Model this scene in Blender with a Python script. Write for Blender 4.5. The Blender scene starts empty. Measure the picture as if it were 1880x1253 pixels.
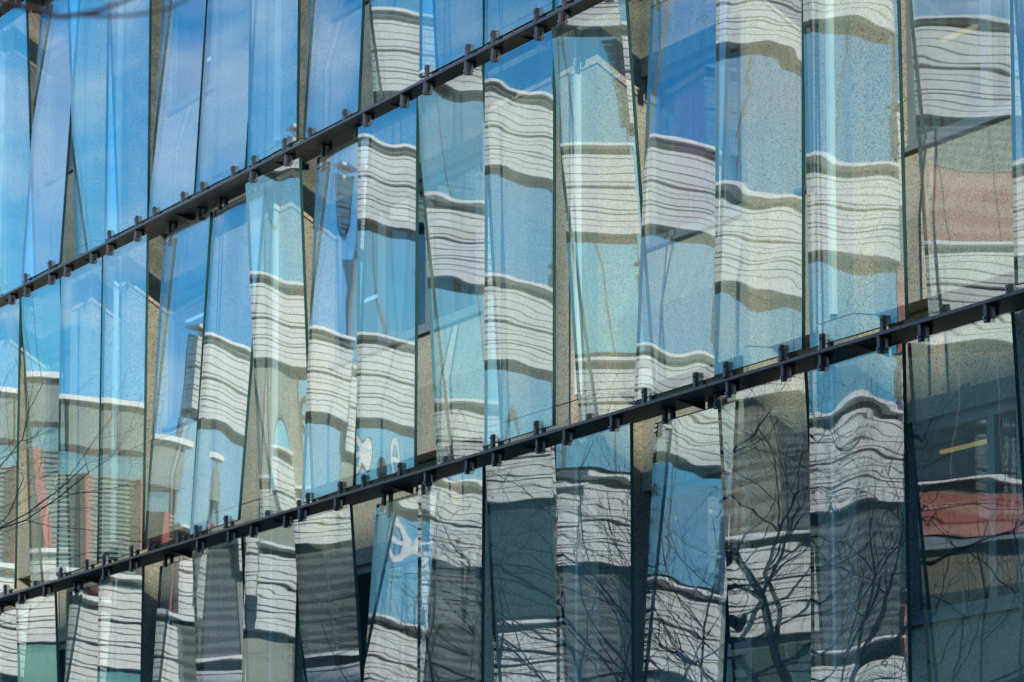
import bpy, bmesh, math, random
from mathutils import Vector, Matrix, noise

# ------------------------------------------------------------------ camera, sky, sun, exposure
S = bpy.context.scene
COL = S.collection
R_ = math.radians
DCAM = 14.4389
cam_d = bpy.data.cameras.new('camera')
cam = bpy.data.objects.new('camera', cam_d)
COL.objects.link(cam)
yaw, tilt = R_(24.1383), R_(9.10818)
fwd = Vector((-math.cos(yaw)*math.cos(tilt), math.sin(yaw)*math.cos(tilt), math.sin(tilt)))
cam.location = (0, -DCAM, 1.6)
cam.rotation_euler = fwd.to_track_quat('-Z', 'Y').to_euler()
cam_d.sensor_width = 36
cam_d.lens = 7800/1880*36
cam_d.clip_start = 0.1
cam_d.clip_end = 2000
cam_d.dof.use_dof = True
cam_d.dof.focus_distance = 33
cam_d.dof.aperture_fstop = 8
S.camera = cam

SUN_EL = R_(21.8)
SUN_DIR = Vector((0.8*math.cos(SUN_EL), -0.6*math.cos(SUN_EL), math.sin(SUN_EL)))
world = bpy.data.worlds.new('World')
S.world = world
world.use_nodes = True
wn, wl = world.node_tree.nodes, world.node_tree.links
wn.clear()
w_out = wn.new('ShaderNodeOutputWorld')
w_bg = wn.new('ShaderNodeBackground')
w_bg.inputs['Strength'].default_value = 0.12
w_sky = wn.new('ShaderNodeTexSky')
w_sky.sky_type = 'NISHITA'
w_sky.sun_disc = False
w_sky.sun_elevation = SUN_EL
w_sky.sun_rotation = math.atan2(SUN_DIR.x, SUN_DIR.y)
w_sky.air_density = 1.0
w_sky.dust_density = 0.2
w_sky.ozone_density = 4.0
# thin wind-drawn clouds over the whole sky
w_tc = wn.new('ShaderNodeTexCoord')
w_map = wn.new('ShaderNodeMapping')
w_map.inputs['Scale'].default_value = (2.2, 2.2, 7.0)
w_map.inputs['Rotation'].default_value = (0.25, 0.1, 0.6)
w_ns = wn.new('ShaderNodeTexNoise')
w_ns.inputs['Scale'].default_value = 3.2
w_ns.inputs['Detail'].default_value = 7
w_ns.inputs['Distortion'].default_value = 0.6
w_rp = wn.new('ShaderNodeValToRGB')
w_rp.color_ramp.elements[0].position = 0.50
w_rp.color_ramp.elements[0].color = (0, 0, 0, 1)
w_rp.color_ramp.elements[1].position = 0.80
w_rp.color_ramp.elements[1].color = (0.75, 0.75, 0.75, 1)
w_mx = wn.new('ShaderNodeMix')
w_mx.data_type = 'RGBA'
w_mx.inputs[7].default_value = (7.0, 7.3, 7.8, 1)
wl.new(w_tc.outputs['Generated'], w_map.inputs['Vector'])
wl.new(w_map.outputs['Vector'], w_ns.inputs['Vector'])
wl.new(w_ns.outputs['Fac'], w_rp.inputs['Fac'])
wl.new(w_rp.outputs['Color'], w_mx.inputs[0])
w_hs = wn.new('ShaderNodeHueSaturation')
w_hs.inputs['Saturation'].default_value = 1.42
w_tn = wn.new('ShaderNodeMix')
w_tn.data_type = 'RGBA'; w_tn.blend_type = 'MULTIPLY'; w_tn.inputs[0].default_value = 1.0
w_tn.inputs[7].default_value = (0.66, 1.12, 1.16, 1)
wl.new(w_sky.outputs['Color'], w_hs.inputs['Color'])
wl.new(w_hs.outputs['Color'], w_tn.inputs[6])
wl.new(w_tn.outputs[2], w_mx.inputs[6])
wl.new(w_mx.outputs[2], w_bg.inputs['Color'])
wl.new(w_bg.outputs['Background'], w_out.inputs['Surface'])

sun_d = bpy.data.lights.new('sun', 'SUN')
sun_d.energy = 3.0
sun_d.angle = R_(0.53)
sun_d.color = (1.0, 0.93, 0.82)
sun = bpy.data.objects.new('sun', sun_d)
COL.objects.link(sun)
sun.rotation_euler = (-SUN_DIR).to_track_quat('-Z', 'Y').to_euler()
sun.location = (20, -30, 40)

S.view_settings.view_transform = 'Standard'
S.view_settings.look = 'None'
S.view_settings.gamma = 1
S.view_settings.exposure = 1.0
S.cycles.max_bounces = 10
S.cycles.transparent_max_bounces = 24
S.cycles.glossy_bounces = 4
S.cycles.caustics_reflective = False
S.cycles.caustics_refractive = False
S.cycles.use_denoising = True
rnd = random.Random(11)

# ------------------------------------------------------------------ materials
def mat(name):
    m = bpy.data.materials.new(name)
    m.use_nodes = True
    m.node_tree.nodes.clear()
    o = m.node_tree.nodes.new('ShaderNodeOutputMaterial')
    return m, m.node_tree.nodes, m.node_tree.links, o

def pbr(name, col, rough=0.6, metal=0.0, var=0.12, scale=6.0, bump=0.0, bscale=40.0, spec=0.5):
    m, n, l, o = mat(name)
    b = n.new('ShaderNodeBsdfPrincipled')
    b.inputs['Roughness'].default_value = rough
    b.inputs['Metallic'].default_value = metal
    b.inputs['Specular IOR Level'].default_value = spec
    tc = n.new('ShaderNodeTexCoord')
    ns = n.new('ShaderNodeTexNoise')
    ns.inputs['Scale'].default_value = scale
    ns.inputs['Detail'].default_value = 5
    l.new(tc.outputs['Object'], ns.inputs['Vector'])
    rp = n.new('ShaderNodeValToRGB')
    rp.color_ramp.elements[0].position = 0.3
    rp.color_ramp.elements[1].position = 0.7
    rp.color_ramp.elements[0].color = tuple(c*(1-var) for c in col)+(1,)
    rp.color_ramp.elements[1].color = tuple(min(1, c*(1+var)) for c in col)+(1,)
    l.new(ns.outputs['Fac'], rp.inputs['Fac'])
    l.new(rp.outputs['Color'], b.inputs['Base Color'])
    if bump > 0:
        n2 = n.new('ShaderNodeTexNoise')
        n2.inputs['Scale'].default_value = bscale
        n2.inputs['Detail'].default_value = 3
        l.new(tc.outputs['Object'], n2.inputs['Vector'])
        bp = n.new('ShaderNodeBump')
        bp.inputs['Distance'].default_value = 0.01
        bp.inputs['Strength'].default_value = bump
        l.new(n2.outputs['Fac'], bp.inputs['Height'])
        l.new(bp.outputs['Normal'], b.inputs['Normal'])
    l.new(b.outputs['BSDF'], o.inputs['Surface'])
    return m

def glassmat(name, r0, tint, rough=0.0, body=None, body_fac=0.0, dust=0.0):
    """Thin architectural glass: Schlick mirror over a tinted see-through body."""
    m, n, l, o = mat(name)
    g = n.new('ShaderNodeNewGeometry')
    dt = n.new('ShaderNodeVectorMath'); dt.operation = 'DOT_PRODUCT'
    l.new(g.outputs['Normal'], dt.inputs[0]); l.new(g.outputs['Incoming'], dt.inputs[1])
    ab = n.new('ShaderNodeMath'); ab.operation = 'ABSOLUTE'; l.new(dt.outputs['Value'], ab.inputs[0])
    om = n.new('ShaderNodeMath'); om.operation = 'SUBTRACT'; om.use_clamp = True
    om.inputs[0].default_value = 1.0; l.new(ab.outputs[0], om.inputs[1])
    pw = n.new('ShaderNodeMath'); pw.operation = 'POWER'; l.new(om.outputs[0], pw.inputs[0]); pw.inputs[1].default_value = 5
    ma = n.new('ShaderNodeMath'); ma.operation = 'MULTIPLY_ADD'; ma.use_clamp = True
    l.new(pw.outputs[0], ma.inputs[0]); ma.inputs[1].default_value = 1-r0; ma.inputs[2].default_value = r0
    tr = n.new('ShaderNodeBsdfTransparent'); tr.inputs['Color'].default_value = tint+(1,)
    gl = n.new('ShaderNodeBsdfGlossy'); gl.inputs['Roughness'].default_value = rough
    gl.inputs['Color'].default_value = (0.97, 1.0, 0.99, 1)
    under = tr
    if body:
        df = n.new('ShaderNodeBsdfDiffuse'); df.inputs['Color'].default_value = body+(1,)
        mb = n.new('ShaderNodeMixShader'); mb.inputs[0].default_value = body_fac
        l.new(tr.outputs[0], mb.inputs[1]); l.new(df.outputs[0], mb.inputs[2]); under = mb
    mx = n.new('ShaderNodeMixShader')
    l.new(ma.outputs[0], mx.inputs[0]); l.new(under.outputs[0], mx.inputs[1]); l.new(gl.outputs[0], mx.inputs[2])
    last = mx
    if dust > 0:
        tc = n.new('ShaderNodeNewGeometry')
        mp = n.new('ShaderNodeMapping'); mp.inputs['Scale'].default_value = (9, 9, 0.8)
        l.new(tc.outputs['Position'], mp.inputs['Vector'])
        ns = n.new('ShaderNodeTexNoise'); ns.inputs['Scale'].default_value = 1.6; ns.inputs['Detail'].default_value = 8
        ns.inputs['Roughness'].default_value = 0.7
        l.new(mp.outputs[0], ns.inputs['Vector'])
        mr = n.new('ShaderNodeMapRange'); mr.inputs['From Min'].default_value = 0.38; mr.inputs['From Max'].default_value = 0.75
        mr.inputs['To Min'].default_value = dust*0.25; mr.inputs['To Max'].default_value = dust
        l.new(ns.outputs['Fac'], mr.inputs['Value'])
        dd = n.new('ShaderNodeBsdfDiffuse'); dd.inputs['Color'].default_value = (0.62, 0.64, 0.62, 1)
        m2 = n.new('ShaderNodeMixShader')
        l.new(mr.outputs[0], m2.inputs[0]); l.new(mx.outputs[0], m2.inputs[1]); l.new(dd.outputs[0], m2.inputs[2])
        last = m2
    l.new(last.outputs[0], o.inputs['Surface'])
    return m

def emis(name, col, st):
    m, n, l, o = mat(name)
    e = n.new('ShaderNodeEmission'); e.inputs['Color'].default_value = col+(1,); e.inputs['Strength'].default_value = st
    l.new(e.outputs[0], o.inputs['Surface'])
    return m

def slatted(name, c0, c1, freq):
    # drawn venetian blind, far away: fine level lines
    m, n, l, o = mat(name)
    b = n.new('ShaderNodeBsdfPrincipled'); b.inputs['Roughness'].default_value = 0.5
    tc = n.new('ShaderNodeNewGeometry')
    wv = n.new('ShaderNodeTexWave'); wv.bands_direction = 'Z'; wv.inputs['Scale'].default_value = freq
    wv.inputs['Distortion'].default_value = 0.4; wv.inputs['Detail'].default_value = 2
    l.new(tc.outputs['Position'], wv.inputs['Vector'])
    rp = n.new('ShaderNodeValToRGB')
    rp.color_ramp.elements[0].position = 0.35; rp.color_ramp.elements[0].color = c0+(1,)
    rp.color_ramp.elements[1].position = 0.75; rp.color_ramp.elements[1].color = c1+(1,)
    l.new(wv.outputs['Fac'], rp.inputs['Fac']); l.new(rp.outputs[0], b.inputs['Base Color'])
    l.new(b.outputs[0], o.inputs['Surface'])
    return m

def concrete(name):
    m, n, l, o = mat(name)
    b = n.new('ShaderNodeBsdfPrincipled')
    b.inputs['Roughness'].default_value = 0.85
    tc = n.new('ShaderNodeNewGeometry')
    pos = tc.outputs['Position']
    big = n.new('ShaderNodeTexNoise'); big.inputs['Scale'].default_value = 1.3; big.inputs['Detail'].default_value = 6
    l.new(pos, big.inputs['Vector'])
    mp = n.new('ShaderNodeMapping'); mp.inputs['Scale'].default_value = (6, 6, 0.5); l.new(pos, mp.inputs['Vector'])
    st = n.new('ShaderNodeTexNoise'); st.inputs['Scale'].default_value = 1.5; st.inputs['Detail'].default_value = 4
    l.new(mp.outputs[0], st.inputs['Vector'])
    rp = n.new('ShaderNodeValToRGB')
    rp.color_ramp.elements[0].position = 0.3; rp.color_ramp.elements[0].color = (0.30, 0.255, 0.185, 1)
    rp.color_ramp.elements[1].position = 0.72; rp.color_ramp.elements[1].color = (0.45, 0.39, 0.295, 1)
    ad = n.new('ShaderNodeMath'); ad.operation = 'MULTIPLY_ADD'; ad.inputs[1].default_value = 0.5; ad.inputs[2].default_value = 0.0
    l.new(st.outputs['Fac'], ad.inputs[0])
    a2 = n.new('ShaderNodeMath'); a2.operation = 'MULTIPLY_ADD'; a2.inputs[1].default_value = 0.5
    l.new(big.outputs['Fac'], a2.inputs[0]); l.new(ad.outputs[0], a2.inputs[2])
    l.new(a2.outputs[0], rp.inputs['Fac'])
    # exposed aggregate: light and dark stones
    vo = n.new('ShaderNodeTexVoronoi'); vo.inputs['Scale'].default_value = 125
    l.new(pos, vo.inputs['Vector'])
    bw = n.new('ShaderNodeSeparateColor'); l.new(vo.outputs['Color'], bw.inputs[0])
    r2 = n.new('ShaderNodeValToRGB')
    e = r2.color_ramp.elements
    e[0].position = 0.0; e[0].color = (0.25, 0.25, 0.25, 1)
    e[1].position = 1.0; e[1].color = (1.45, 1.42, 1.35, 1)
    q = e.new(0.10); q.color = (0.40, 0.40, 0.42, 1)
    q = e.new(0.22); q.color = (0.88, 0.88, 0.88, 1)
    q = e.new(0.75); q.color = (1.06, 1.05, 1.02, 1)
    l.new(bw.outputs[0], r2.inputs['Fac'])
    mu = n.new('ShaderNodeMix'); mu.data_type = 'RGBA'; mu.blend_type = 'MULTIPLY'; mu.inputs[0].default_value = 1.0
    l.new(rp.outputs[0], mu.inputs[6]); l.new(r2.outputs[0], mu.inputs[7])
    v3 = n.new('ShaderNodeTexVoronoi'); v3.inputs['Scale'].default_value = 15
    l.new(pos, v3.inputs['Vector'])
    r3 = n.new('ShaderNodeValToRGB')
    r3.color_ramp.elements[0].position = 0.06; r3.color_ramp.elements[0].color = (0.35, 0.33, 0.3, 1)
    r3.color_ramp.elements[1].position = 0.10; r3.color_ramp.elements[1].color = (1, 1, 1, 1)
    l.new(v3.outputs['Distance'], r3.inputs['Fac'])
    m3 = n.new('ShaderNodeMix'); m3.data_type = 'RGBA'; m3.blend_type = 'MULTIPLY'; m3.inputs[0].default_value = 0.45
    l.new(mu.outputs[2], m3.inputs[6]); l.new(r3.outputs[0], m3.inputs[7])
    l.new(m3.outputs[2], b.inputs['Base Color'])
    bp = n.new('ShaderNodeBump'); bp.inputs['Strength'].default_value = 0.5; bp.inputs['Distance'].default_value = 0.004
    l.new(vo.outputs['Distance'], bp.inputs['Height']); l.new(bp.outputs[0], b.inputs['Normal'])
    l.new(b.outputs[0], o.inputs['Surface'])
    return m

M = {
    'glass': glassmat('facade_glass', 0.19, (0.84, 0.95, 0.95), dust=0.05),
    'glass_back': glassmat('facade_glass_rear', 0.02, (0.97, 0.99, 0.985)),
    'edge': pbr('glass_edge', (0.012, 0.045, 0.04), 0.25, var=0.2, scale=3),
    'concrete': concrete('exposed_aggregate_concrete'),
    'steel': pbr('painted_dark_steel', (0.034, 0.030, 0.033), 0.40, 0.0, 0.45, 3, 0.05, 60),
    'clampm': pbr('clamp_steel', (0.040, 0.038, 0.045), 0.38, 0.2, 0.2, 9),
    'bolt': pbr('bolt_steel', (0.25, 0.24, 0.23), 0.35, 0.8, 0.2, 20),
    'frame': pbr('window_frame_paint', (0.17, 0.20, 0.215), 0.4, 0.1, 0.12, 4),
    'pane': glassmat('window_pane', 0.05, (0.55, 0.68, 0.76)),
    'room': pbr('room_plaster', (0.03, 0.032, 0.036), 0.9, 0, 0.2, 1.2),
    'maroon': pbr('maroon_curtain', (0.66, 0.07, 0.25), 0.85, 0, 0.2, 4),
    'sheer': pbr('pale_curtain', (0.62, 0.66, 0.62), 0.85, 0, 0.12, 5),
    'mint': pbr('pale_metal_strip', (0.52, 0.60, 0.56), 0.4, 0, 0.08, 4),
    'lamp_w': emis('white_lamp', (0.85, 0.95, 1.0), 0.9),
    'lamp_y': emis('amber_lamp', (1.0, 0.50, 0.10), 0.55),
    'white': pbr('white_cladding', (0.74, 0.715, 0.68), 0.55, 0, 0.10, 0.9),
    'coping': pbr('coping_metal', (0.80, 0.80, 0.80), 0.4, 0, 0.06, 2),
    'olive': pbr('olive_recess_shade', (0.15, 0.15, 0.115), 0.8, 0, 0.25, 3),  # dark tone carries the shade under copings and below the boards
    'ribbon': glassmat('ribbon_glass', 0.46, (0.35, 0.45, 0.48), 0.0, (0.03, 0.07, 0.08), 0.85),
    'blind_b': pbr('beige_blind', (0.30, 0.31, 0.25), 0.6, 0, 0.1, 3),
    'blind_r': slatted('red_blind', (0.34, 0.085, 0.055), (0.42, 0.19, 0.15), 0.9),
    'blind_t': slatted('tan_blind', (0.15, 0.13, 0.095), (0.26, 0.24, 0.19), 1.3),
    'blind_d': slatted('dark_blind', (0.028, 0.036, 0.038), (0.10, 0.12, 0.115), 2.2),
    'mullion': pbr('grey_mullion', (0.09, 0.10, 0.10), 0.45, 0.1, 0.1, 3),
    'teal': glassmat('teal_glass', 0.20, (0.4, 0.5, 0.5), 0.02, (0.075, 0.13, 0.125), 0.92),
    'louver': pbr('grey_green_louvre', (0.13, 0.18, 0.17), 0.5, 0.1, 0.15, 3),
    'red': pbr('red_fin_paint', (0.38, 0.045, 0.035), 0.5, 0, 0.12, 3),
    'bark': pbr('bark', (0.035, 0.030, 0.026), 0.9, 0, 0.4, 12),
    'bark_r': pbr('reddish_bark', (0.50, 0.13, 0.075), 0.9, 0, 0.3, 12),
    'asphalt': pbr('asphalt', (0.05, 0.05, 0.052), 0.9, 0, 0.25, 9, 0.3, 90),
    'paving': pbr('paving', (0.26, 0.25, 0.23), 0.85, 0, 0.15, 2.5, 0.2, 30),
    'render': pbr('grey_render', (0.36, 0.35, 0.33), 0.85, 0, 0.1, 0.8),
    'darkglass': pbr('dark_window_glass', (0.02, 0.025, 0.03), 0.08, 0, 0.2, 1),
}

# ------------------------------------------------------------------ mesh helpers
def link(name, me, parent=None, loc=(0, 0, 0)):
    o = bpy.data.objects.new(name, me)
    COL.objects.link(o)
    o.location = loc
    if parent is not None:
        o.parent = parent
    return o

def empty(name, loc, rz=0.0):
    o = bpy.data.objects.new(name, None)
    COL.objects.link(o)
    o.location = loc
    o.rotation_euler = (0, 0, rz)
    o.empty_display_size = 0.2
    return o

def tag(o, label=None, cat=None, group=None, kind=None):
    if label: o['label'] = label
    if cat: o['category'] = cat
    if group: o['group'] = group
    if kind: o['kind'] = kind
    return o

def box_into(bm, x0, x1, y0, y1, z0, z1, mi=0):
    vs = [bm.verts.new(p) for p in ((x0, y0, z0), (x1, y0, z0), (x1, y1, z0), (x0, y1, z0),
                                    (x0, y0, z1), (x1, y0, z1), (x1, y1, z1), (x0, y1, z1))]
    for f in ((3, 2, 1, 0), (4, 5, 6, 7), (0, 1, 5, 4), (1, 2, 6, 5), (2, 3, 7, 6), (3, 0, 4, 7)):
        fc = bm.faces.new([vs[i] for i in f]); fc.material_index = mi

def mesh_from(bm, name, mats, bevel=0.0, smooth=False):
    if bevel > 0:
        bmesh.ops.bevel(bm, geom=list(bm.edges), offset=bevel, segments=1, affect='EDGES')
    me = bpy.data.meshes.new(name)
    bm.to_mesh(me); bm.free()
    for m_ in (mats if isinstance(mats, (list, tuple)) else [mats]):
        me.materials.append(m_)
    if smooth:
        for p in me.polygons: p.use_smooth = True
    return me

def box(name, x0, x1, y0, y1, z0, z1, m, parent=None, bevel=0.0):
    """A box whose own origin is the centre of its base."""
    bm = bmesh.new()
    cx, cy = (x0+x1)/2, (y0+y1)/2
    box_into(bm, x0-cx, x1-cx, y0-cy, y1-cy, 0, z1-z0)
    return link(name, mesh_from(bm, name, m, bevel), parent, (cx, cy, z0))

def poly_prism(name, pts_xy, z0, z1, m, parent=None):
    bm = bmesh.new()
    a = [bm.verts.new((x, y, z0)) for x, y in pts_xy]
    b = [bm.verts.new((x, y, z1)) for x, y in pts_xy]
    n = len(a)
    bm.faces.new(a[::-1]); bm.faces.new(b)
    for i in range(n):
        bm.faces.new((a[i], a[(i+1) % n], b[(i+1) % n], b[i]))
    bmesh.ops.recalc_face_normals(bm, faces=bm.faces)
    return link(name, mesh_from(bm, name, m), parent)

def solid(name, verts, faces, m, parent=None):
    me = bpy.data.meshes.new(name)
    me.from_pydata(verts, [], faces)
    bm = bmesh.new(); bm.from_mesh(me); bmesh.ops.recalc_face_normals(bm, faces=bm.faces); bm.to_mesh(me); bm.free()
    me.materials.append(m)
    return link(name, me, parent)

# ------------------------------------------------------------------ ground
def sheet(name, x0, x1, y0, y1, z, m, n=1):
    bm = bmesh.new()
    vs = [bm.verts.new(p) for p in ((x0, y0, z), (x1, y0, z), (x1, y1, z), (x0, y1, z))]
    bm.faces.new(vs)
    o = link(name, mesh_from(bm, name, m))
    return tag(o, kind='structure')
sheet('ground', -900, 900, -900, 900, 0.0, M['paving'])
sheet('road', -300, 300, -13.2, -4.2, 0.004, M['asphalt'])
bm = bmesh.new(); box_into(bm, -300, 300, -4.2, 0.3, 0.0, 0.12)
tag(link('pavement', mesh_from(bm, 'pavement', M['paving'])), kind='structure')
bm = bmesh.new(); box_into(bm, -300, 300, -4.32, -4.201, 0.0, 0.13)
tag(link('kerb', mesh_from(bm, 'kerb', M['render'])), kind='structure')

# ------------------------------------------------------------------ the concrete building behind the glass
PITCH = 1.459
def XR(i): return -25.56-PITCH*(14-i)
RAILS = {'roof': 13.39, 'upper': 9.89, 'lower': 6.39, 'street': 2.89}
XL_WALL, XR_WALL = -50.4, -19.0
YF = 0.38        # pier front
YW = 0.88        # window plane
bld = empty('concrete_building', (-36, 0.38, 0))
tag(bld, 'exposed aggregate concrete building with deep set windows behind the glass panels', 'building')
bx, by = -36.0, 0.38
def L(x, y): return x-bx, y-by
# openings: (left, right) world X
OPEN = [(-47.60, -45.26), (-44.52, -43.51), (-43.28, -40.65), (-38.38, -33.70), (-31.33, -28.72), (-28.62, -27.54), (-26.95, -24.69), (-22.6, -20.3)]
def bbox(name, x0, x1, y0, y1, z0, z1, m, parent=bld, bevel=0.0):
    return box(name, x0-bx, x1-bx, y0-by, y1-by, z0, z1, m, parent, bevel)
def storey(zb, last_top=None):
    zj0 = zb+0.335
    zt = zb+3.5+0.325
    xs = [XL_WALL]+[v for o in OPEN for v in o]+[XR_WALL]
    for k in range(0, len(xs), 2):        # solid piers
        bbox('pier', xs[k], xs[k+1], YF, 1.6, zj0, zt, M['concrete'])
    for k, (a, b) in enumerate(OPEN):
        # lintel above the window, set back
        zs, zh = zb+1.55, zb+3.03
        bbox('lintel', a+0.002, b-0.002, YW-0.10, 1.6, zh, zt, M['concrete'])
        # parapet below the window: steps forward in a slanted facet
        x0, x1 = a+0.002-bx, b-0.002-bx
        yb_, yf_ = YW-0.05-by, YW-0.33-by
        yr = 1.6-by
        zm, zl = zb+0.95, zj0
        v = []
        for x in (x0, x1):
            v += [(x, yr, zl), (x, yf_, zl), (x, yf_, zm), (x, yb_, zs), (x, yr, zs)]
        solid('parapet', v, [(0, 1, 2, 3, 4), (9, 8, 7, 6, 5), (0, 5, 6, 1), (1, 6, 7, 2), (2, 7, 8, 3), (3, 8, 9, 4), (4, 9, 5, 0)], M['concrete'], bld)
        # window
        w = empty('window', (((a+b)/2)-bx, YW-by, zs)); w.parent = bld
        hw, hh = (b-a)/2, zh-zs
        def wb(name, x0, x1, y0, y1, z0, z1, m, bev=0.0): return box(name, x0, x1, y0, y1, z0, z1, m, w, bev)
        fw = 0.075
        wb('sill', -hw, hw, -0.10, 0.10, 0.0, 0.035, M['frame'])
        wb('frame', -hw, -hw+fw, -0.03, 0.05, 0.037, hh, M['frame'])
        wb('frame', hw-fw, hw, -0.03, 0.05, 0.037, hh, M['frame'])
        wb('frame', -hw+fw, hw-fw, -0.03, 0.05, 0.037, 0.037+fw, M['frame'])
        wb('frame', -hw+fw, hw-fw, -0.03, 0.05, hh-fw, hh, M['frame'])
        div = [-hw+fw, hw-fw]
        n = max(1, round((b-a)/1.3))
        if n > 1:
            for q in range(1, n):
                xm = -hw+(b-a)*q/n
                wb('frame', xm-0.05, xm+0.05, -0.035, 0.05, 0.037+fw, hh-fw, M['frame'])
        for q in range(n):
            xa = -hw+(b-a)*q/n; xb = -hw+(b-a)*(q+1)/n
            wb('pane', xa+0.06, xb-0.06, 0.0, 0.012, 0.10, hh-0.06, M['pane'])
        # what one sees inside: ceiling, floor, back wall, curtains, a lamp
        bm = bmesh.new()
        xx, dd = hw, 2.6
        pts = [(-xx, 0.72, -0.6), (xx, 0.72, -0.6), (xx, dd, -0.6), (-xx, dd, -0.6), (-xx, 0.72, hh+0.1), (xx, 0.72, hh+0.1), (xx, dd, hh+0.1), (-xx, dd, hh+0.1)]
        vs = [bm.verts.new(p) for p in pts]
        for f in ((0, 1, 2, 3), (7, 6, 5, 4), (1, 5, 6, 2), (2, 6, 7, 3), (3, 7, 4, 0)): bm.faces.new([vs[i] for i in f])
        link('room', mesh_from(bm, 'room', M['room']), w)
        r2 = random.Random(k*31+int(zb*7))
        ncur = 2 if b-a > 2 else 1
        for c in range(ncur):
            kind = r2.random()
            m_ = M['maroon'] if kind < 0.4 else M['sheer']
            cw = r2.uniform(0.25, 0.55)
            if kind > 0.7 and not (k in (3, 4) and c == 0): continue
            cx0 = r2.uniform(-hw+0.12, hw-cw-0.5)
            if k == 4 and c == 0: m_, cw, cx0 = M['maroon'], 0.56, -31.06-(a+b)/2
            if k == 3 and c == 0: m_, cw, cx0 = M['maroon'], 0.40, -35.2-(a+b)/2
            nn_ = 18; bm = bmesh.new(); rows = []
            for q in range(nn_+1):
                xq = cx0+cw*q/nn_; yq = 0.085+0.02*math.sin(q*1.9)+0.01*math.sin(q*4.1)
                rows.append((bm.verts.new((xq, yq, 0.02)), bm.verts.new((xq, yq, hh-0.02))))
            for q in range(nn_): bm.faces.new((rows[q][0], rows[q+1][0], rows[q+1][1], rows[q][1]))
            link('curtain', mesh_from(bm, 'curtain', m_, smooth=True), w)
        lamp = LAMPS.get((k, zb))
        if lamp:
            x0_, x1_, z_, warm = lamp
            xc = (a+b)/2
            wb('ceiling_lamp', x0_-xc, x1_-xc, 0.115, 0.15, z_-zs, z_-zs+0.024, M['lamp_y'] if warm else M['lamp_w'])
# strip lamps hanging just inside some windows: left, right, height, warm
LAMPS = {(6, 2.89): (-26.80, -26.10, 5.70, True), (4, 2.89): (-31.15, -30.55, 5.68, True), (6, 6.39): (-26.70, -26.20, 8.76, True),
         (3, 6.39): (-38.1, -37.4, 8.56, False), (2, 6.39): (-43.15, -42.5, 9.13, False), (2, 9.89): (-42.8, -42.3, 11.93, False)}
for zb in (9.89, 6.39, 2.89):
    storey(zb)
# street level base below the lowest ledge, and a plain roof slab
bbox('base_wall', XL_WALL, XR_WALL, YF+0.02, 1.6, 0.0, 3.215, M['concrete'])
bbox('roof_slab', XL_WALL, XR_WALL, YF, 14.0, 13.717, 14.05, M['concrete'])
bbox('rear_wall', XL_WALL, XR_WALL, 13.4, 14.0, 0.0, 13.715, M['concrete'])
bbox('end_wall', XL_WALL, XL_WALL+0.3, 1.602, 13.398, 0.0, 13.715, M['concrete'])
bbox('end_wall', XR_WALL-0.3, XR_WALL, 1.602, 13.398, 0.0, 13.715, M['concrete'])
# pale vertical strips on the piers
for zb in (9.89, 6.39, 2.89):
    for xs_ in (-47.95, -43.62+0.02, -38.72, -31.66, -27.22):
        bbox('cover_strip', xs_-0.024, xs_+0.024, YF-0.05, YF-0.003, zb+0.36, zb+3.48, M['mint'])

# ------------------------------------------------------------------ ledges with their clamps, and the glass panels
TYPES = {'A': 'FBFVBBVBFVVV', 'B': 'VFVVBBFBVFVFBVVFVV', 'C': 'BFBVBFVFBVFVBFVFBV'}
# the storey above the picture and the street storey are not built: nothing of them shows
ZB = {'A': 9.89, 'B': 6.39, 'C': 2.89}
HP = 3.33
OFF = {'V': (0.0, 0.0), 'B': (0.0, 0.175), 'F': (0.175, 0.0)}     # y at foot, y at head
# small errors of hanging: slope at left edge, slope at right edge, turn (degrees)
HANG = {
 'A7': (-0.016, -0.014, 0), 'A8': (-0.003, -0.001, 2.4), 'A6': (0.002, 0.004, -2.0),
 'B5': (0.012, 0.020, 0), 'B6': (-0.0064, 0.0052, 0), 'B7': (-0.013, -0.009, -3.2), 'B8': (-0.001, 0.003, -0.9),
 'B9': (-0.0072, -0.0032, 0), 'B10': (0.0006, 0.0032, 0), 'B11': (-0.022, -0.021, 0), 'B12': (-0.002, -0.005, -0.6),
 'B13': (0.0138, 0.0116, 0), 'B14': (-0.010, -0.0122, 0), 'B15': (-0.0008, -0.0002, 0),
 'C6': (0.018, 0.018, 0), 'C7': (-0.022, -0.022, 0.4), 'C8': (0.020, 0.022, 0), 'C9': (0.002, 0.006, -0.4), 'C10': (0.0076, 0.0064, 0),
 'C11': (-0.001, -0.0024, 0), 'C12': (0.0048, 0.0072, -0.3), 'C14': (0.0038, -0.0046, 0), 'C15': (0.001, -0.0002, 0),
 'B2': (0.0, 0.001, 0), 'B3': (0.0, 0.001, 0), 'B4': (0.0, 0.001, 0),
}
NU, NV = 22, 110
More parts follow.
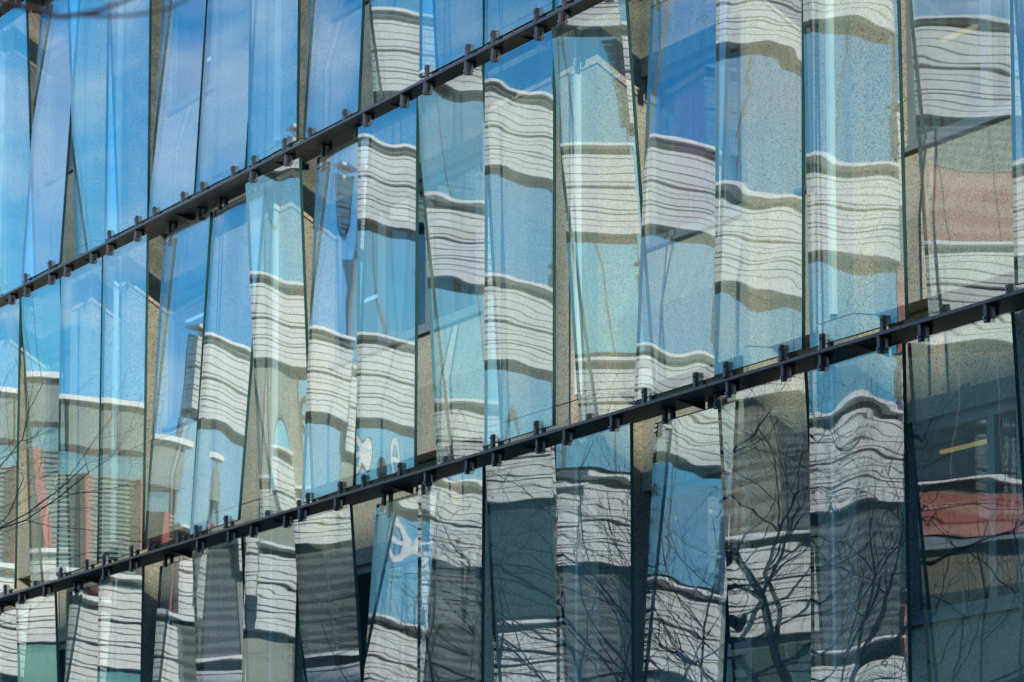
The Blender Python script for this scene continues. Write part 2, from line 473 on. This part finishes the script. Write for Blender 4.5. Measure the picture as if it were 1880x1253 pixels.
def panel_y(row, i):
    t = TYPES[row][i]
    yb, yt = OFF[t]
    sl, sr, dz = HANG.get(row+str(i), (rnd.uniform(-.003, .003), None, rnd.uniform(-.5, .5)))
    if sr is None: sr = sl+rnd.uniform(-.002, .004)
    b = math.tan(R_(dz/2))
    s0 = (yt-yb)/HP
    W = PITCH-0.06
    ph = [rnd.uniform(0, 6.28) for _ in range(8)]
    amp = rnd.choice([0.45, 0.7, 1.0, 1.25, 1.6])
    kink, kv = rnd.uniform(-1, 1), rnd.uniform(0.05, 0.95)
    if row+str(i) in ('C8', 'B8'): kink, amp = 0.0, 0.35
    def y(u, v):
        s = min(1, max(0, (u-0.22)/0.56)); s = s*s*(3-2*s)
        q = yb+s0*v*HP+(v-0.5)*HP*(sl+(sr-sl)*s)+(u-0.5)*W*b
        # bow and roller waves of the toughened sheet
        q += amp*(0.00022*math.sin(7.4*v*HP/1.0+ph[0]+1.2*u)+0.00005*math.sin(15*v*HP/1.0+ph[1]-1.6*u)
                  + 0.00020*math.sin(4.2*u+ph[2]+1.1*v*HP)+0.000012*math.sin(33*v*HP+ph[3]+2.0*math.sin(3*u+ph[4])))
        if row == 'C':
            q += 0.000012*math.sin(74*v*HP+ph[5]+1.5*math.sin(4*u+ph[6]))+0.00003*math.sin(41*v*HP+ph[7]-1.2*u)
        q += kink*0.0010*math.exp(-((v-kv)/0.10)**2)*math.sin(3.0*u+ph[6])
        e = max(0, u-0.9)/0.1
        q += 0.0003*e*e-0.0004*(max(0, 0.08-u)/0.08)**2
        return q
    return y
PANY = {}
def glass_panel(row, i):
    y = panel_y(row, i)
    PANY[(row, i)] = y
    x0, x1 = XR(i)-PITCH+0.06, XR(i)
    z0 = ZB[row]+0.05
    xm = (x0+x1)/2; ym = y(.5, 0)
    th = 0.030
    verts, faces, mi = [], [], []
    for side in (0, 1):
        for a in range(NV+1):
            for b_ in range(NU+1):
                u, v = b_/NU, a/NV
                verts.append((x0+(x1-x0)*u-xm, y(u, v)+side*th-ym, HP*v))
    N = (NV+1)*(NU+1)
    def id_(s, a, b_): return s*N+a*(NU+1)+b_
    for a in range(NV):
        for b_ in range(NU):
            faces.append((id_(0, a, b_), id_(0, a, b_+1), id_(0, a+1, b_+1), id_(0, a+1, b_))); mi.append(0)
            faces.append((id_(1, a, b_), id_(1, a+1, b_), id_(1, a+1, b_+1), id_(1, a, b_+1))); mi.append(1)
    e0 = len(verts)
    # the rim has vertices of its own so the faces keep true normals
    def rim(pts):
        nonlocal_faces = []
        base = len(verts)
        for (a, b_) in pts:
            verts.append(verts[id_(0, a, b_)]); verts.append(verts[id_(1, a, b_)])
        for k in range(len(pts)-1):
            p = base+2*k
            faces.append((p, p+1, p+3, p+2)); mi.append(2)
    rim([(0, b_) for b_ in range(NU+1)])
    rim([(NV, b_) for b_ in range(NU, -1, -1)])
    rim([(a, 0) for a in range(NV, -1, -1)])
    rim([(a, NU) for a in range(NV+1)])
    me = bpy.data.meshes.new('glass_panel')
    me.from_pydata(verts, [], faces)
    for m_ in (M['glass'], M['glass_back'], M['edge']): me.materials.append(m_)
    for p, k in zip(me.polygons, mi):
        p.material_index = k; p.use_smooth = k < 2
    return link('glass_panel', me, None, (xm, ym, z0))

NAMES = {'A': 'top', 'B': 'middle', 'C': 'bottom'}
ORD = ['first', 'second', 'third', 'fourth', 'fifth', 'sixth', 'seventh', 'eighth', 'ninth', 'tenth', 'eleventh', 'twelfth', 'thirteenth', 'fourteenth', 'fifteenth', 'sixteenth', 'seventeenth', 'eighteenth']
LEAN = {'V': 'upright', 'B': 'backward leaning', 'F': 'forward leaning'}
def seen(row, i):
    if row == 'A':
        return 'mirroring blue sky' if i < 8 else ('mirroring a striped facade' if i == 8 else 'mirroring pale blue')
    if row == 'B':
        return 'mirroring a teal building' if i < 4 else ('mirroring blue sky' if i == 4 else 'mirroring striped white bands')
    return 'mirroring bare branches' if i in (9, 10, 11, 12, 13, 14) else ('before a dark window' if i in (15, 16) else 'in shade, mirroring stripes')
for row in 'ABC':
    n = {'A': 12, 'B': 17, 'C': 17}[row]
    for i in range(n):
        o = glass_panel(row, i)
        tag(o, '%s glass panel, %s from the left in the %s row, %s' % (LEAN[TYPES[row][i]], ORD[i], NAMES[row], seen(row, i)),
            'glass panel', 'glass panels of the %s row' % NAMES[row])

# clamp: a bracket, a jaw plate and a bolt; made once, shared
def clamp_mesh(up):
    bm = bmesh.new()
    s = 1 if up else -1
    def bb(x0, x1, y0, y1, z0, z1, mi=0):
        if s < 0: z0, z1 = -z1, -z0
        box_into(bm, x0, x1, y0, y1, z0, z1, mi)
    bb(-0.023, 0.023, -0.034, -0.004, 0.002, 0.122)
    bb(-0.023, 0.023, 0.034, 0.064, 0.002, 0.085)
    bb(-0.028, 0.028, -0.038, 0.068, 0.0, 0.014)
    bmesh.ops.bevel(bm, geom=list(bm.edges), offset=0.003, segments=1, affect='EDGES')
    r = bmesh.ops.create_cone(bm, cap_ends=True, segments=8, radius1=0.009, radius2=0.009, depth=0.012,
                              matrix=Matrix.Translation((0, -0.040, s*0.09)) @ Matrix.Rotation(math.pi/2, 4, 'X'))
    for v in r['verts']:
        for f in v.link_faces: f.material_index = 1
    return mesh_from(bm, 'clamp', [M['clampm'], M['bolt']])
CL_UP, CL_DN = clamp_mesh(True), clamp_mesh(False)
PD = 0.315                                    # ledge depth
def ledge(key, z, above, below, where):
    root = empty('steel_ledge', (-36, 0, z-0.03))
    tag(root, where, 'ledge', 'steel ledges between the panel rows')
    px = XL_WALL
    while px < XR_WALL:
        pe = min(px+PITCH*3, XR_WALL)
        bm = bmesh.new()
        box_into(bm, -(pe-px)/2+0.003, (pe-px)/2-0.003, -0.045, PD, 0.0, 0.028)
        link('plate', mesh_from(bm, 'plate', M['steel'], 0.003), root, ((px+pe)/2+36, 0, 0))
        px = pe
    k = XL_WALL+0.8
    while k < XR_WALL:
        bm = bmesh.new()
        vs = [(-0.008, 0.02, -0.002), (-0.008, PD-0.04, -0.002), (-0.008, PD-0.04, -0.07), (0.008, 0.02, -0.002), (0.008, PD-0.04, -0.002), (0.008, PD-0.04, -0.07)]
        q = [bm.verts.new(p) for p in vs]
        for f in ((0, 1, 2), (5, 4, 3), (0, 3, 4, 1), (1, 4, 5, 2), (2, 5, 3, 0)): bm.faces.new([q[j] for j in f])
        bm.normal_update()
        link('stiffener', mesh_from(bm, 'stiffener', M['steel']), root, (k+36, 0, 0))
        bm = bmesh.new(); box_into(bm, -0.03, 0.03, PD, 0.377, -0.06, 0.0)
        link('wall_bracket', mesh_from(bm, 'wall_bracket', M['steel']), root, (k+36, 0, 0.01))
        k += 2.918
    for row, v, me, zz in ((above, 0.0, CL_UP, 0.028), (below, 1.0, CL_DN, 0.0)):
        if row is None: continue
        for i in range({'A': 12, 'B': 17, 'C': 17}[row]):
            for u in (0.16, 0.80):
                x = XR(i)-PITCH+0.06+(PITCH-0.06)*u
                y = PANY[(row, i)](u, v)
                dz = 0.0 if v == 0 else 0.0
                o = link('clamp', me, root, (x+36, y, zz+dz))
    return root
ledge('roof', 13.39, None, 'A', 'dark steel ledge above the top row, in the upper left corner')
ledge('upper', 9.89, 'A', 'B', 'dark steel ledge with clamps between the top and middle rows of glass')
ledge('lower', 6.39, 'B', 'C', 'dark steel ledge with clamps between the middle and bottom rows of glass')

# ------------------------------------------------------------------ buildings across the street, seen in the glass
PHI = R_(-15)
TV = Vector((math.sin(PHI), -math.cos(PHI), 0))
FP0 = Vector((-60*math.cos(R_(24)), DCAM-60*math.sin(R_(24)), 0))
def face_pt(s, out=0.0): return FP0+TV*s+Vector((math.cos(PHI), math.sin(PHI), 0))*out
BOARDS = [(0.155, 0.195), (0.208, 0.300), (0.309, 0.395), (0.408, 0.495), (0.510, 0.545), (0.585, 0.640), (0.648, 0.700), (0.712, 0.800), (0.815, 0.850), (0.868, 0.945), (0.957, 1.02), (1.028, 1.115)]
def striped(az0, az1, levels, period, label, seed, group='striped buildings across the street'):
    a, b = face_pt(az0), face_pt(az1)
    wid = (b-a).length
    root = empty('striped_building', (a.x, a.y, 0), math.atan2(TV.y, TV.x))
    tag(root, label, 'building', group)
    r = random.Random(seed)
    top = levels[0]
    k8 = 8.0
    poly_prism('body', [(0.03, -0.32), (wid-0.03, -0.32), (wid-0.03+k8*1.04, -0.32-k8), (0.03+k8*1.04, -0.32-k8)], 0, top-0.10, M['olive'], root)
    poly_prism('roof', [(0.0, -0.05), (wid, -0.05), (wid+k8*1.04, -0.32-k8), (k8*1.04, -0.32-k8)], top-0.098, top-0.07, M['render'], root)
    for k, z in enumerate(levels):
        sc = period/2.95
        box('coping', -0.02, wid+0.02, -0.30, 0.06, z-0.045*sc, z, M['coping'], root)
        if seed == 5 and k == 2:
            for q in range(3):
                box('board', 0.0, wid, -0.25, -0.01, z-0.28-0.24*(q+1)+0.015, z-0.28-0.24*q, M['blind_r'], root)
            box('sill_board', 0.0, wid, -0.25, 0.03, z-1.12, z-1.02, M['frame'], root)
        else:
            for (d0, d1) in BOARDS:
                box('board', 0.0, wid, -0.25, -0.01, z-d1*1.12*sc, z-d0*1.12*sc, M['white'], root)
        # ribbon window under the spandrel
        zt, zb_ = z-1.38*sc, z-period
        n = max(1, round(wid/1.15))
        low = k >= len(levels)-2
        col = r.choice([0, 1, 2])
        for q in range(n):
            xa, xb = wid*q/n, wid*(q+1)/n
            m_ = M['ribbon']
            t = r.random()
            if seed == 5:
                if k == 0:      # dark glass above red brown blinds
                    zz = zb_+0.62*(zt-zb_)
                    box('pane', xa+0.02, xb-0.02, -0.30, -0.22, zb_, zz-0.01, M['blind_r'], root)
                    box('pane', xa+0.02, xb-0.02, -0.30, -0.22, zz+0.01, zt, M['blind_d'], root)
                    continue
                m_ = M['darkglass']
            elif seed == 4:
                if k >= 3: m_ = M['darkglass']
                elif k == 2: m_ = M['blind_t'] if t < 0.7 else M['blind_d']
            elif k >= 1:
                if z < 9.6:
                    m_ = M['blind_d'] if t < 0.55 else (M['blind_b'] if t < 0.72 else M['darkglass'])
                elif seed == 2 and q == 0: m_ = M['blind_b']
            box('pane', xa+0.02, xb-0.02, -0.30, -0.22, zb_, zt, m_, root)
            box('mullion', xa-0.018, xa+0.018, -0.29, -0.215, zb_, zt, M['mullion'], root)
    return root
striped(-5.80, -4.42, [11.4, 8.65, 5.9, 3.15], 2.75, 'lower white banded building at the corner, mirrored in the panels leaning back', 1)
striped(-4.40, -1.52, [13.85, 11.05, 8.25, 5.5, 2.7], 2.8, 'white banded building mirrored left of centre in the upright panels', 2)
striped(-1.5, 1.33, [15.0, 12.15, 9.25, 6.3, 3.4], 2.88, 'tall white banded building mirrored in the centre panels', 3)
striped(1.35, 3.38, [15.7, 12.6, 9.4, 6.3, 3.2], 3.1, 'narrow white banded building mirrored just right of the centre panels', 6)
striped(3.4, 8.38, [18.1, 14.45, 10.85, 7.25, 3.6], 3.62, 'tallest white banded building, mirrored right of centre', 4)
striped(8.4, 17, [15.35, 11.75, 8.05, 4.4], 3.65, 'white banded building with red brown blinds, mirrored at the far right', 5)

def teal_building():
    a, b = face_pt(-9.7), face_pt(-5.83)
    wid = (b-a).length
    root = empty('teal_glass_building', (a.x, a.y, 0), math.atan2(TV.y, TV.x))
    tag(root, 'teal louvred glass building with red fins, mirrored in the left panels', 'building')
    poly_prism('body', [(0, -0.3), (wid, -0.3), (wid+8.3, -8.3), (8.3, -8.3)], 0, 9.68, M['teal'], root)
    box('coping', -0.05, wid+0.05, -0.4, 0.15, 9.682, 9.75, M['coping'], root)
    n = 5
    for q in range(n):
        box('frieze_panel', wid*q/n+0.03, wid*(q+1)/n-0.03, -0.3, 0.0, 9.1, 9.66, M['louver'], root)
    z = 7.5
    while z < 8.75:
        box('louvre', 0, wid, -0.28, -0.20, z, z+0.03, M['louver'], root); z += 0.062
    for x in (0.12, 0.42, 0.68, 0.93):
        box('fin', wid*x-0.045, wid*x+0.045, -0.28, 0.05, 7.47, 8.75, M['red'], root)
    for zz in (7.45, 4.6):
        box('coping', -0.02, wid+0.02, -0.30, 0.12, zz-0.06, zz, M['coping'], root)
        for (d0, d1) in BOARDS:
            box('board', 0, wid, -0.29, 0.0, zz-d1*1.1, zz-d0*1.1, M['white'], root)
    return root
teal_building()

# round ring sign on the banded building
bm = bmesh.new()
seg = 32
ring = []
for q in range(seg):
    an = 2*math.pi*q/seg
    for rr, yy in ((0.27, 0), (0.19, 0), (0.19, 0.05), (0.27, 0.05)):
        ring.append(bm.verts.new((rr*math.cos(an), yy, 0.42+rr*1.15*math.sin(an))))
for q in range(seg):
    for j in range(4):
        i0, i1 = 4*q+j, 4*q+(j+1) % 4
        j0, j1 = 4*((q+1) % seg)+j, 4*((q+1) % seg)+(j+1) % 4
        bm.faces.new((ring[i0], ring[j0], ring[j1], ring[i1]))
box_into(bm, -0.2, 0.2, 0.005, 0.045, 0.38, 0.45)
bmesh.ops.recalc_face_normals(bm, faces=bm.faces)
sg = link('ring_sign', mesh_from(bm, 'ring_sign', M['coping']))
p = face_pt(-2.85, 0.25)
sg.location = (p.x, p.y, 8.86); sg.rotation_euler = (0, 0, math.atan2(TV.y, TV.x))
tag(sg, 'round white ring sign with a bar, mirrored in the bottom row', 'sign')

# tall block behind the viewer; its shadow lies on the bottom row
nb = empty('neighbour_block', (10, -33, 0))
tag(nb, 'plain grey rendered block across the street, out of the picture', 'building')
SH = 6.70+26/0.6*math.tan(SUN_EL)
box('body', -27.5, 34, -7, 6.85, 0, SH-0.4, M['render'], nb)
box('parapet', -27.6, 34.1, 6.6, 7.0, SH-0.398, SH, M['render'], nb)
# unseen slats on posts, added above its roof to dim sun on the top row
SC0 = 10.1+26/0.6*math.tan(SUN_EL)
for q in range(15):
    box('added_shade_slat', -27.6, 34.1, 6.85, 7.0, SC0+q*0.36, SC0+q*0.36+0.13, M['render'], nb)
for q in range(4):
    box('added_shade_post', -27.4+q*20.4, -27.3+q*20.4, 6.75, 6.84, SH, SC0+4.0, M['mullion'], nb)
for fz in range(6):
    for q in range(20):
        box('window', -26.4+q*3.0, -24.8+q*3.0, 6.8, 6.9, 1.2+fz*3.6, 3.0+fz*3.6, M['darkglass'], nb)

# ------------------------------------------------------------------ bare street trees
def tube(bm, p0, p1, r0, r1, n=5):
    d = (p1-p0)
    if d.length < 1e-5: return
    q = d.to_track_quat('Z', 'Y')
    a, b = [], []
    for k in range(n):
        an = 2*math.pi*k/n
        v = Vector((math.cos(an), math.sin(an), 0))
        a.append(bm.verts.new(p0+q @ (v*r0))); b.append(bm.verts.new(p1+q @ (v*r1)))
    for k in range(n):
        bm.faces.new((a[k], a[(k+1) % n], b[(k+1) % n], b[k]))
def grow(bm, r, p, d, length, rad, depth, n=5):
    segs = 4 if depth > 1 else 3
    q = p.copy(); dd = d.copy(); rr = rad
    for s in range(segs):
        nd = (dd+Vector((r.gauss(0, .24), r.gauss(0, .24), r.gauss(0.04, .18)))).normalized()
        q2 = q+nd*(length/segs)
        r2 = rr*0.86
        tube(bm, q, q2, rr, r2, n)
        q, dd, rr = q2, nd, r2
        if depth > 0 and s >= 1:
            for _ in range(1 if r.random() < 0.62 else 2):
                ax = Vector((r.gauss(0, 1), r.gauss(0, 1), r.gauss(0, .6))).normalized()
                c = (dd+ax*r.uniform(.55, 1.0)).normalized()
                c.z = c.z*0.8+0.08
                grow(bm, r, q, c.normalized(), length*r.uniform(.55, .8), rr*r.uniform(.5, .68), depth-1, 4 if depth < 3 else 5)
def bare_tree(loc, seed, h, label, depth=5, spread=1.0):
    r = random.Random(seed)
    root = empty('bare_tree', loc)
    tag(root, label, 'tree', 'bare trees along the street')
    bm = bmesh.new()
    p = Vector((0, 0, 0)); rad = 0.17
    th = h*0.36
    for k in range(6):
        p2 = Vector((r.gauss(0, .03)+p.x, r.gauss(0, .03)+p.y, p.z+th/6))
        tube(bm, p, p2, rad, rad*0.94, 9); p = p2; rad *= 0.94
    link('trunk', mesh_from(bm, 'trunk', M['bark'], smooth=True), root)
    bm = bmesh.new()
    for k in range(6):
        an = k*1.05+r.uniform(-.3, .3)
        d = Vector((math.cos(an)*spread, math.sin(an)*spread, r.uniform(.35, 1.3))).normalized()
        grow(bm, r, p-Vector((0, 0, r.uniform(0, .6))), d, h*0.27, rad*0.55, depth-1)
    link('crown', mesh_from(bm, 'crown', M['bark'], smooth=True), root)
    return root
def vp(az, dist): return (-dist*math.cos(R_(az)), DCAM-dist*math.sin(R_(az)), 0)
bare_tree(vp(25.6, 47), 3, 10.2, 'bare dark tree mirrored in the middle of the bottom row')
bare_tree(vp(28.3, 44), 8, 10.4, 'bare dark tree mirrored at the right of the bottom row')
bare_tree(vp(22.6, 55), 14, 7.4, 'bare dark tree mirrored at the left of the bottom row', 4)

# a reddish branch of a near tree hangs into the upper left corner, out of focus
def near_tree():
    base = Vector((-8.9, -13.3, 0))
    root = empty('near_tree', base)
    tag(root, 'reddish brown blurred branch of a near tree, upper left corner', 'tree')
    r = random.Random(5)
    bm = bmesh.new(); p = Vector((0, 0, 0)); rad = 0.11
    for k in range(8):
        p2 = Vector((p.x+r.gauss(0, .02), p.y+r.gauss(0, .02), p.z+0.5)); tube(bm, p, p2, rad, rad*.94, 9); p = p2; rad *= .94
    link('trunk', mesh_from(bm, 'trunk', M['bark_r'], smooth=True), root)
    def limb(name, pts, rads):
        bm = bmesh.new()
        pts = [Vector(q)-base for q in pts]
        P = []
        for k in range(len(pts)-1):
            p0 = pts[max(0, k-1)]; p1 = pts[k]; p2 = pts[k+1]; p3 = pts[min(len(pts)-1, k+2)]
            for t in range(6):
                t /= 6
                P.append(0.5*((2*p1)+(p2-p0)*t+(2*p0-5*p1+4*p2-p3)*t*t+(3*p1-p0-3*p2+p3)*t**3))
        P.append(pts[-1])
        for k in range(len(P)-1):
            f0, f1 = k/(len(P)-1), (k+1)/(len(P)-1)
            tube(bm, P[k], P[k+1], rads[0]+(rads[1]-rads[0])*f0, rads[0]+(rads[1]-rads[0])*f1, 7)
        link(name, mesh_from(bm, name, M['bark_r'], smooth=True), root)
    return limb
LIMB = near_tree()
LIMB('branch', [(-8.9, -13.3, 3.75), (-8.1, -12.75, 3.62), (-7.466, -12.313, 3.535), (-7.443, -12.193, 3.488), (-7.414, -12.08, 3.464), (-7.407, -12.05, 3.454), (-7.388, -11.998, 3.461), (-7.37, -11.956, 3.475), (-7.351, -11.915, 3.495), (-7.327, -11.87, 3.528)], (0.008, 0.0028))
LIMB('branch', [(-7.395, -12.02, 3.457), (-7.374, -11.954, 3.457), (-7.357, -11.907, 3.461), (-7.336, -11.855, 3.473), (-7.318, -11.819, 3.494)], (0.0035, 0.0025))
